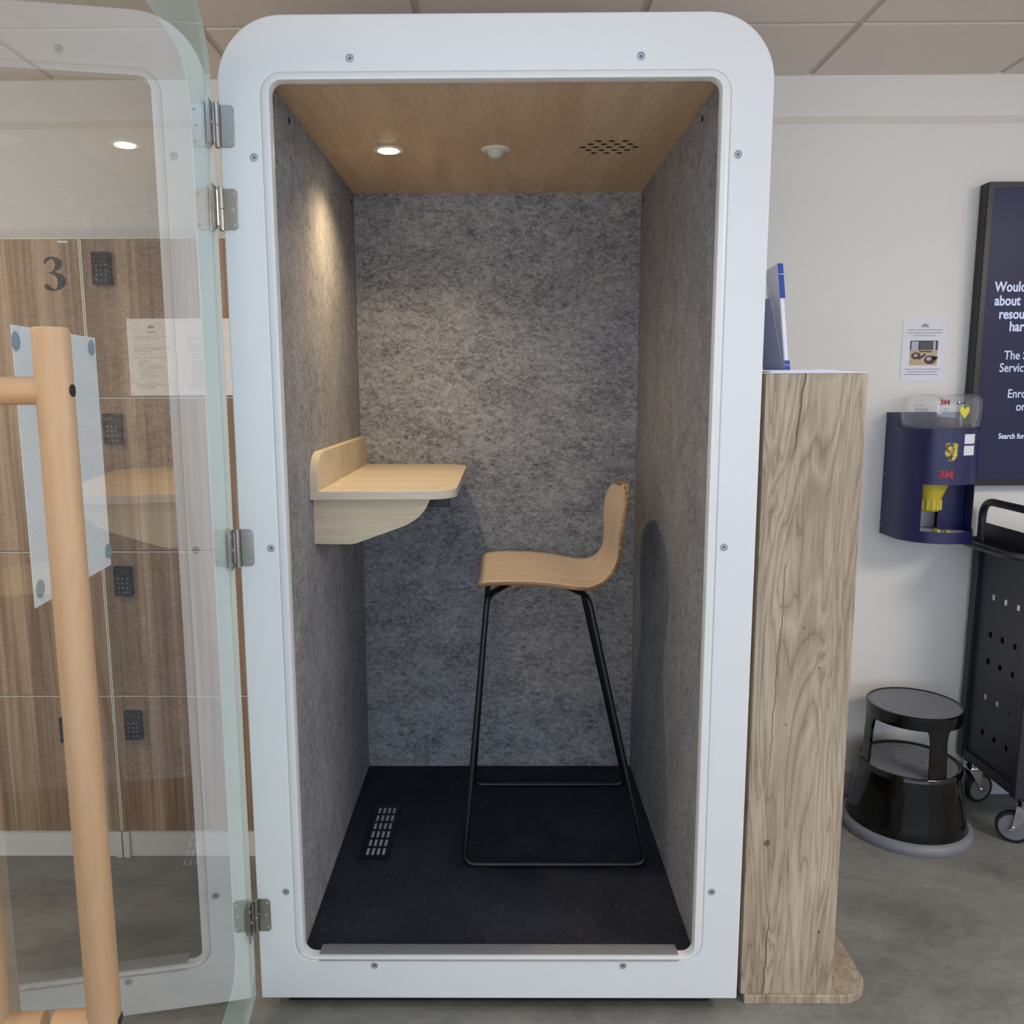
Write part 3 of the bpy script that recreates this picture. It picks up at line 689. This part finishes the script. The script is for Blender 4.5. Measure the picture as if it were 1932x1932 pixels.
# ------------------------------------------------------------------ wall display
o = (1.86, WY, 1.56)
dsp = empty('display_screen', o, 0, 'dark navy wall-mounted information screen with white text at right edge', 'screen')
sx0, sx1, s0, s1 = 1.556, 2.13, 1.072, 2.040; FY = WY-.052
obj('housing', MB(o).box(sx0, sx1, FY+.002, WY-.004, s0, s1), M['black_metal'], dsp, bevel=.003)
obj('bezel', MB(o).ring(rrect(sx0, sx1, s0, s1, .004, 4), rrect(sx0+.018, sx1-.018, s0+.020, s1-.020, .002, 4), 'y', FY-.002, FY+.002), M['black_metal'], dsp, bevel=.001)
obj('panel', MB(o).box(sx0+.017, sx1-.017, FY, FY+.0018, s0+.018, s1-.018), M['screen'], dsp, smooth=False)
for (s_, x, z, size, bold) in (('Would', 1.6455, 1.702, .044, .0010), ('about', 1.6480, 1.6585, .044, .0010), ('resou', 1.6650, 1.6160, .044, .0010), ('har', 1.7020, 1.5765, .044, .0010),
                               ('The S', 1.6930, 1.4860, .040, .0003), ('Servic', 1.6810, 1.4460, .040, .0003), ('Enro', 1.7140, 1.3620, .040, .0003), ('or', 1.7450, 1.3200, .040, .0003), ('Search for', 1.6860, 1.2280, .025, .0006)):
    text('caption', s_, size, M['screen_text'], (x-(.044 if size > .03 else .034), FY-.0002, z), dsp, po=o, depth=.0004, bold=bold, xs=.82)

# ------------------------------------------------------------------ ear plug dispenser
DX, DY, DR = 1.425, .985, .122
o = (DX, WY, 1.11)
dp = empty('ear_plug_dispenser', o, 0, 'navy wall-mounted ear plug dispenser with clear tub and yellow knob', 'dispenser')
def plan(r, n=48, ext=True):
    """half-round plan outline, from the wall on the left round the front to the wall on the right"""
    p = [(DX-r, WY-.002)] if ext else []
    for k in range(n+1): a = pi + pi*k/n; p.append((DX+r*cos(a), DY+r*sin(a)))
    if ext: p.append((DX+r, WY-.002))
    return p
def wallstrip(mb, z0, z1, i0, i1, t=.0022):
    po_, pi_ = plan(DR)[i0:i1+1], plan(DR-t)[i0:i1+1]; k = len(po_)
    vs = [(*p, z) for z in (z0, z1) for L in (po_, pi_) for p in L]; fs = []
    for i in range(k-1):
        fs += [(i, i+1, 2*k+i+1, 2*k+i), (k+i, 3*k+i, 3*k+i+1, k+i+1), (i, k+i, k+i+1, i+1), (2*k+i, 2*k+i+1, 3*k+i+1, 3*k+i)]
    fs += [(0, 2*k, 3*k, k), (k-1, 2*k-1, 4*k-1, 3*k-1)]
    mb.add(vs, fs)
N_ = len(plan(DR))-1
mb = MB(o); wallstrip(mb, 1.093, 1.268, 0, N_); wallstrip(mb, .905, .942, 0, N_); wallstrip(mb, .942, 1.093, 0, 14); wallstrip(mb, .942, 1.093, N_-5, N_)
bm_keep = mb
body = obj('body', mb, M['navy'], dp, angle=40)
mb = MB(o); mb.box(DX-DR, DX+DR, WY-.004, WY-.0015, .905, 1.315); mb.prism([(p[0], p[1]) for p in plan(DR-.0024)], 'z', 1.262, 1.2655); mb.box(DX-DR, DX-DR+.0022, WY-.085, WY-.004, 1.268, 1.315)
obj('back_plate', mb, M['navy'], dp, smooth=False)
obj('tray', MB(o).prism([(p[0], p[1]) for p in plan(DR-.0024)], 'z', .922, .926), M['tray_grey'], dp, smooth=False)
obj('inner_divider', MB(o).box(DX+.035, DX+.118, WY-.075, WY-.070, .926, 1.262), M['navy'], dp)
obj('back_sheet', MB(o).box(DX-.118, DX+.06, WY-.0075, WY-.0045, .927, .995), M['tray_grey'], dp)
kn = [(.050, 1.150), (.050, 1.085), (.049, 1.080), (.036, 1.048), (.033, 1.040), (.033, 1.012), (.031, 1.004), (.026, 1.000), (.002, .999)]
obj('knob', MB(o).lathe(kn, (DX-.026, DY-.035, 0), 40), M['yellow'], dp, angle=50)
mb = MB(o)
for k in range(14):
    a = 2*pi*k/14; cx, cy = DX-.026+.0335*cos(a), DY-.035+.0335*sin(a); mb.tube([(cx, cy, 1.006), (cx, cy, 1.038)], .0026, 8)
obj('knob_ribs', mb, M['yellow'], dp)
# clear tub
rr = [(.106, 1.2665), (.114, 1.272), (.118, 1.300), (.120, 1.345), (.117, 1.360), (.108, 1.370), (.080, 1.376), (.040, 1.379), (.002, 1.380)]
obj('clear_tub', MB(o).lathe(rr, (DX, DY-.006, 0), 48), M['dome'], dp, angle=60)
cyd = (DX, DY-.006, .1205)
LB = RD(-126)
text('maker_mark', '3M', .0225, M['red'], (0, 0, 1.3435), dp, po=o, bend=(DX, DY-.006, .1206, LB+RD(8)), bold=.0006, depth=.0003)
text('maker_mark', 'E-A-R', .0115, M['ink'], (0, 0, 1.3450), dp, po=o, bend=(DX, DY-.006, .1206, LB+RD(30)), bold=.0004, depth=.0003, shear=.4)
text('maker_mark', '3M', .034, M['red'], (0, 0, 1.1150), dp, po=o, bend=(DX, DY, DR+.0004, RD(-112)), bold=.0012, depth=.0004)
def curved(name, a0, a1, z0, z1, r, cy, mat, shape=None, th=.0005):
    """small sticker wrapped on the round body"""
    n_ = 8; mb = MB(o); vs = []
    for k in range(n_+1):
        a = a0+(a1-a0)*k/n_; u = k/n_; lo, hi = (0, 1) if shape is None else shape(u)
        for t_, r_ in ((lo, r), (hi, r), (hi, r+th), (lo, r+th)): vs.append((DX+r_*cos(a), cy+r_*sin(a), z0+(z1-z0)*t_))
    fs = []
    for k in range(n_):
        b = k*4
        for q in range(4): fs.append((b+q, b+(q+1) % 4, b+4+(q+1) % 4, b+4+q))
    fs += [(0, 1, 2, 3), (n_*4+3, n_*4+2, n_*4+1, n_*4)]
    mb.add(vs, fs); return obj(name, mb, mat, dp, smooth=False)
def cup(u): return (0.0+abs(u-.55)**1.6*1.1, 1-.10*abs(u-.5))
def heart(u): return (max(0, abs(u-.5)*1.15), 1-.22*max(0, 1-abs(u-.5)*6)-.18*max(0, abs(u-.5)*4-1.4))
def foam_art():
    t = NT('ear_plug_print'); v = t.coord((1, 1, 1)); vo = t.n('ShaderNodeTexVoronoi'); t.put(vo.inputs['Vector'], v); vo.inputs['Scale'].default_value = 75
    t.base(t.ramp(vo.outputs['Distance'], [(.1, srgb((226, 212, 120))), (.5, srgb((196, 174, 66))), (.75, srgb((60, 50, 24)))])); return t.set(.4)
curved('picture_label', RD(-105), RD(-88), 1.166, 1.226, DR, DY, foam_art(), cup)
curved('heart_sticker', RD(-90), RD(-75), 1.300, 1.337, .1206, DY-.006, M['foam'], heart)
curved('white_label', RD(-78), RD(-58), 1.222, 1.252, DR, DY, M['paper']); curved('white_label', RD(-78), RD(-58), 1.186, 1.216, DR, DY, M['paper'])
mb = MB(o); rnd = random.Random(5)
for (a0, z0, w) in ((-140, 1.340, .026), (-140, 1.330, .040), (-140, 1.326, .040), (-140, 1.322, .040), (-140, 1.308, .034), (-140, 1.299, .030), (-140, 1.290, .044), (-100, 1.330, .016), (-100, 1.324, .012), (-105, 1.295, .016), (-80, 1.295, .024)):
    k = 6
    for q in range(k):
        a0 -= 12 if q == 0 else 0
        a = RD(a0)+w/.1205*q/k; b = RD(a0)+w/.1205*(q+.8)/k
        mb.add([(DX+.1209*cos(a), DY-.006+.1209*sin(a), z0), (DX+.1209*cos(b), DY-.006+.1209*sin(b), z0), (DX+.1209*cos(b), DY-.006+.1209*sin(b), z0+.0014), (DX+.1209*cos(a), DY-.006+.1209*sin(a), z0+.0014)], [(0, 1, 2, 3)])
obj('small_print', mb, M['ink_soft'], dp, smooth=False)
for z in (.938, 1.110, 1.288):
    obj('rivet', MB(o).lathe([(.0032, -.0012), (.002, -.0018)], (DX-DR, WY-.012, z), 12, 'x'), M['screw'], dp)
for i, (x, y, rz, lb) in enumerate(((1.432, .958, .3, 'rear yellow foam ear plug lying on grey dispenser tray'), (1.455, .935, -.2, 'front yellow foam ear plug lying on grey dispenser tray'))):
    e = obj('ear_plug', MB().lathe([(.002, -.011), (.0052, -.010), (.0062, -.004), (.0065, .010), (.0055, .0115), (.001, .012)], (0, 0, 0), 18, 'y'), M['foam'], None, angle=60)
    e.location = (x, y, .9328); e.rotation_euler = (0, 0, rz); tag(e, lb, 'ear plug', 'ear plugs on the dispenser tray')

# ------------------------------------------------------------------ kick stool
kx, ky = 1.347, .862
o = (kx, ky, FZ)
ks = empty('kick_stool', o, 0, 'round black two-step kick stool with grey rubber treads by the wall', 'stool')
obj('base_drum', MB(o).lathe([(.180, -.022), (.184, -.012), (.176, .020), (.168, .080), (.158, .170), (.157, .186), (.152, .190), (.146, .187), (.146, .182)], (kx, ky, 0), 64, caps=False), M['stool_black'], ks, angle=50)
obj('bumper_ring', MB(o).lathe([(.178, -.044), (.199, -.044), (.2015, -.036), (.2005, -.024), (.193, -.014), (.184, -.010), (.180, -.014)], (kx, ky, 0), 64, caps=False), M['rubber_grey'], ks, angle=50)
def tread(r, z, cx, cy):
    p = [(.001, z)]; k = 5
    for i in range(k):
        a = r*(i+.45)/k; b = r*(i+.80)/k
        p += [(a-.002, z), (a, z+.0012), (b-.002, z+.0012), (b, z)]
    p += [(r, z), (r, z-.004)]
    return MB(o).lathe(p[::-1], (cx, cy, 0), 56, caps=False)
obj('lower_tread', tread(.1455, .183, kx, ky), M['rubber_grey'], ks, angle=50)
obj('lower_deck', MB(o).lathe([(.1455, .176), (.1455, .179)], (kx, ky, 0), 48), M['stool_black'], ks)
tx, ty, tz = kx+.002, ky-.004, .384
obj('seat_disc', MB(o).lathe([(.135, tz-.045), (.143, tz-.042), (.1455, tz-.012), (.145, tz-.002), (.141, tz+.001), (.137, tz-.001), (.137, tz-.006), (.135, tz-.010)], (tx, ty, 0), 64), M['stool_black'], ks, angle=50)
obj('upper_tread', tread(.1368, tz-.0022, tx, ty), M['rubber_grey'], ks, angle=50)
def upright(ang, hw):
    mb = MB(o); n_ = 10; lev = [(.175, .150, 1.0), (.215, .148, 1.0), (.30, .1435, .96), (.325, .142, 1.10), (.345, .1405, 1.45)]
    vs = []
    for (z, r, k) in lev:
        for th_ in (0, .010):
            for q in range(n_+1):
                a = ang + hw*k*(-1+2*q/n_); vs.append((kx+(r-th_)*cos(a), ky+(r-th_)*sin(a), z))
    m_ = n_+1; fs = []
    for L in range(len(lev)-1):
        A = L*2*m_; B = (L+1)*2*m_
        for q in range(n_):
            fs += [(A+q, A+q+1, B+q+1, B+q), (A+m_+q, B+m_+q, B+m_+q+1, A+m_+q+1)]
        fs += [(A, B, B+m_, A+m_), (A+n_, A+m_+n_, B+m_+n_, B+n_)]
    fs += [tuple([q for q in range(m_)] + [m_+q for q in range(n_, -1, -1)])]
    E_ = (len(lev)-1)*2*m_; fs += [tuple([E_+q for q in range(m_)][::-1] + [E_+m_+q for q in range(m_)])]
    mb.add(vs, fs); return obj('upright', mb, M['stool_black'], ks, angle=50)
upright(RD(-82), .20); upright(RD(180), .16)

# ------------------------------------------------------------------ metal trolley
o = (1.86, .9, FZ)
tr = empty('metal_trolley', o, 0, 'charcoal metal trolley with perforated side panel and tube push handle', 'trolley')
PX = 1.632
for (x, y) in ((PX, 1.050), (PX, .742), (2.12, 1.050), (2.12, .742)):
    obj('post', MB(o).box(x-.016, x+.016, y-.016, y+.016, .115, .874), M['trolley'], tr, bevel=.003)
# perforated panel built as a grid with real square holes
mb = MB(o); yc = [.95, .883, .816]; zc = [.710, .584, .492, .368, .245]; hs = .0095
ycuts = [.757]; 
for c in sorted(yc): ycuts += [c-hs, c+hs]
ycuts.append(1.035); zcuts = [.150]
for c in sorted(zc): zcuts += [c-hs, c+hs]
zcuts.append(.872)
for i in range(len(ycuts)-1):
    for j in range(len(zcuts)-1):
        if i % 2 == 1 and j % 2 == 1: continue
        mb.box(PX-.0015, PX+.0015, ycuts[i], ycuts[i+1], zcuts[j], zcuts[j+1])
bmp = obj('side_panel', mb, M['trolley'], tr, smooth=False)
obj('side_panel', MB(o).box(2.118, 2.121, .757, 1.035, .15, .872), M['trolley'], tr)
for x in (PX, 2.12): obj('bottom_rail', MB(o).box(x-.013, x+.013, .7585, 1.0335, .118, .149), M['trolley'], tr, bevel=.002)
obj('shelf', MB(o).box(PX+.018, 2.102, .735, 1.058, .135, .155), M['trolley'], tr, bevel=.002)
obj('storage_box', MB(o).box(PX+.03, 2.09, .765, 1.03, .455, .625), M['rubber_black'], tr, bevel=.003)
obj('storage_box', MB(o).box(PX+.03, 2.09, .765, 1.03, .156, .290), M['rubber_black'], tr, bevel=.003)
ty0, ty1, tx0, tx1 = .735, 1.052, 1.552, 2.20
obj('tray_rim', MB(o).tube(fillet([(tx0+.06, ty1, .887), (tx0, ty1, .887), (tx0, ty0, .887), (tx1, ty0, .887), (tx1, ty1, .887), (tx0+.06, ty1, .887)], [0, .02, .07, .07, .02, 0], 8), .0115, 12), M['trolley'], tr, angle=60)
obj('tray', MB(o).prism(rrect(tx0+.004, tx1-.004, ty0+.004, ty1-.004, .04, 8), 'z', .8765, .8835), M['trolley'], tr, bevel=.001)
obj('tray_wall', MB(o).box(PX+.024, 2.11, ty0+.024, ty0+.027, .884, .925), M['trolley'], tr); obj('tray_wall', MB(o).box(PX-.002, PX+.002, .765, 1.03, .884, .948), M['trolley'], tr)
for x in (PX,):
    obj('push_handle', MB(o).tube(fillet([(x, 1.052, .884), (x, 1.052, 1.020), (x, .742, 1.020), (x, .742, .884)], [0, .06, .06, 0], 9), .0125, 16), M['trolley'], tr, angle=60)
def castor(x, y, rz):
    c = empty('castor', (x, y, FZ)); c.parent = tr; c.matrix_parent_inverse = Matrix.Identity(4); c.location = Vector((x, y, FZ))-Vector(o); c.rotation_euler = (0, 0, rz)
    r = .052
    obj('swivel_plate', MB().lathe([(.018, .158), (.027, .155), (.029, .146), (.026, .138), (.028, .132), (.024, .126)], (0, 0, 0), 28), M['chrome'], c, angle=50)
    mb = MB()
    for s in (-1, 1): mb.prism([(-.026, .128), (.026, .128), (.034, .052), (.046, .046), (.034, .040), (.02, .056)], 'y', s*.0185-.0014, s*.0185+.0014)
    mb.box(-.026, .026, -.0199, .0199, .126, .130)
    obj('fork', mb, M['chrome'], c, bevel=.0008, seg=1)
    obj('tyre', MB().lathe([(r-.010, -.013), (r-.003, -.012), (r, -.007), (r, .007), (r-.003, .012), (r-.010, .013), (r-.010, -.013)], (.030, 0, r+.0005), 36, 'y', caps=False), M['rubber_black'], c, angle=50)
    obj('wheel_hub', MB().lathe([(r-.0102, -.0105), (r-.0102, .0105)], (.030, 0, r+.0005), 36, 'y'), M['rubber_grey'], c)
    obj('axle_nut', MB().lathe([(.006, -.0245), (.006, .0245)], (.030, 0, r+.0005), 6, 'y'), M['chrome'], c)
for x, y, rz in ((1.650, 1.022, .25), (1.668, .745, 2.55), (2.10, 1.022, .4), (2.10, .76, .9)): castor(x, y, rz)

print('objects', len(bpy.data.objects))
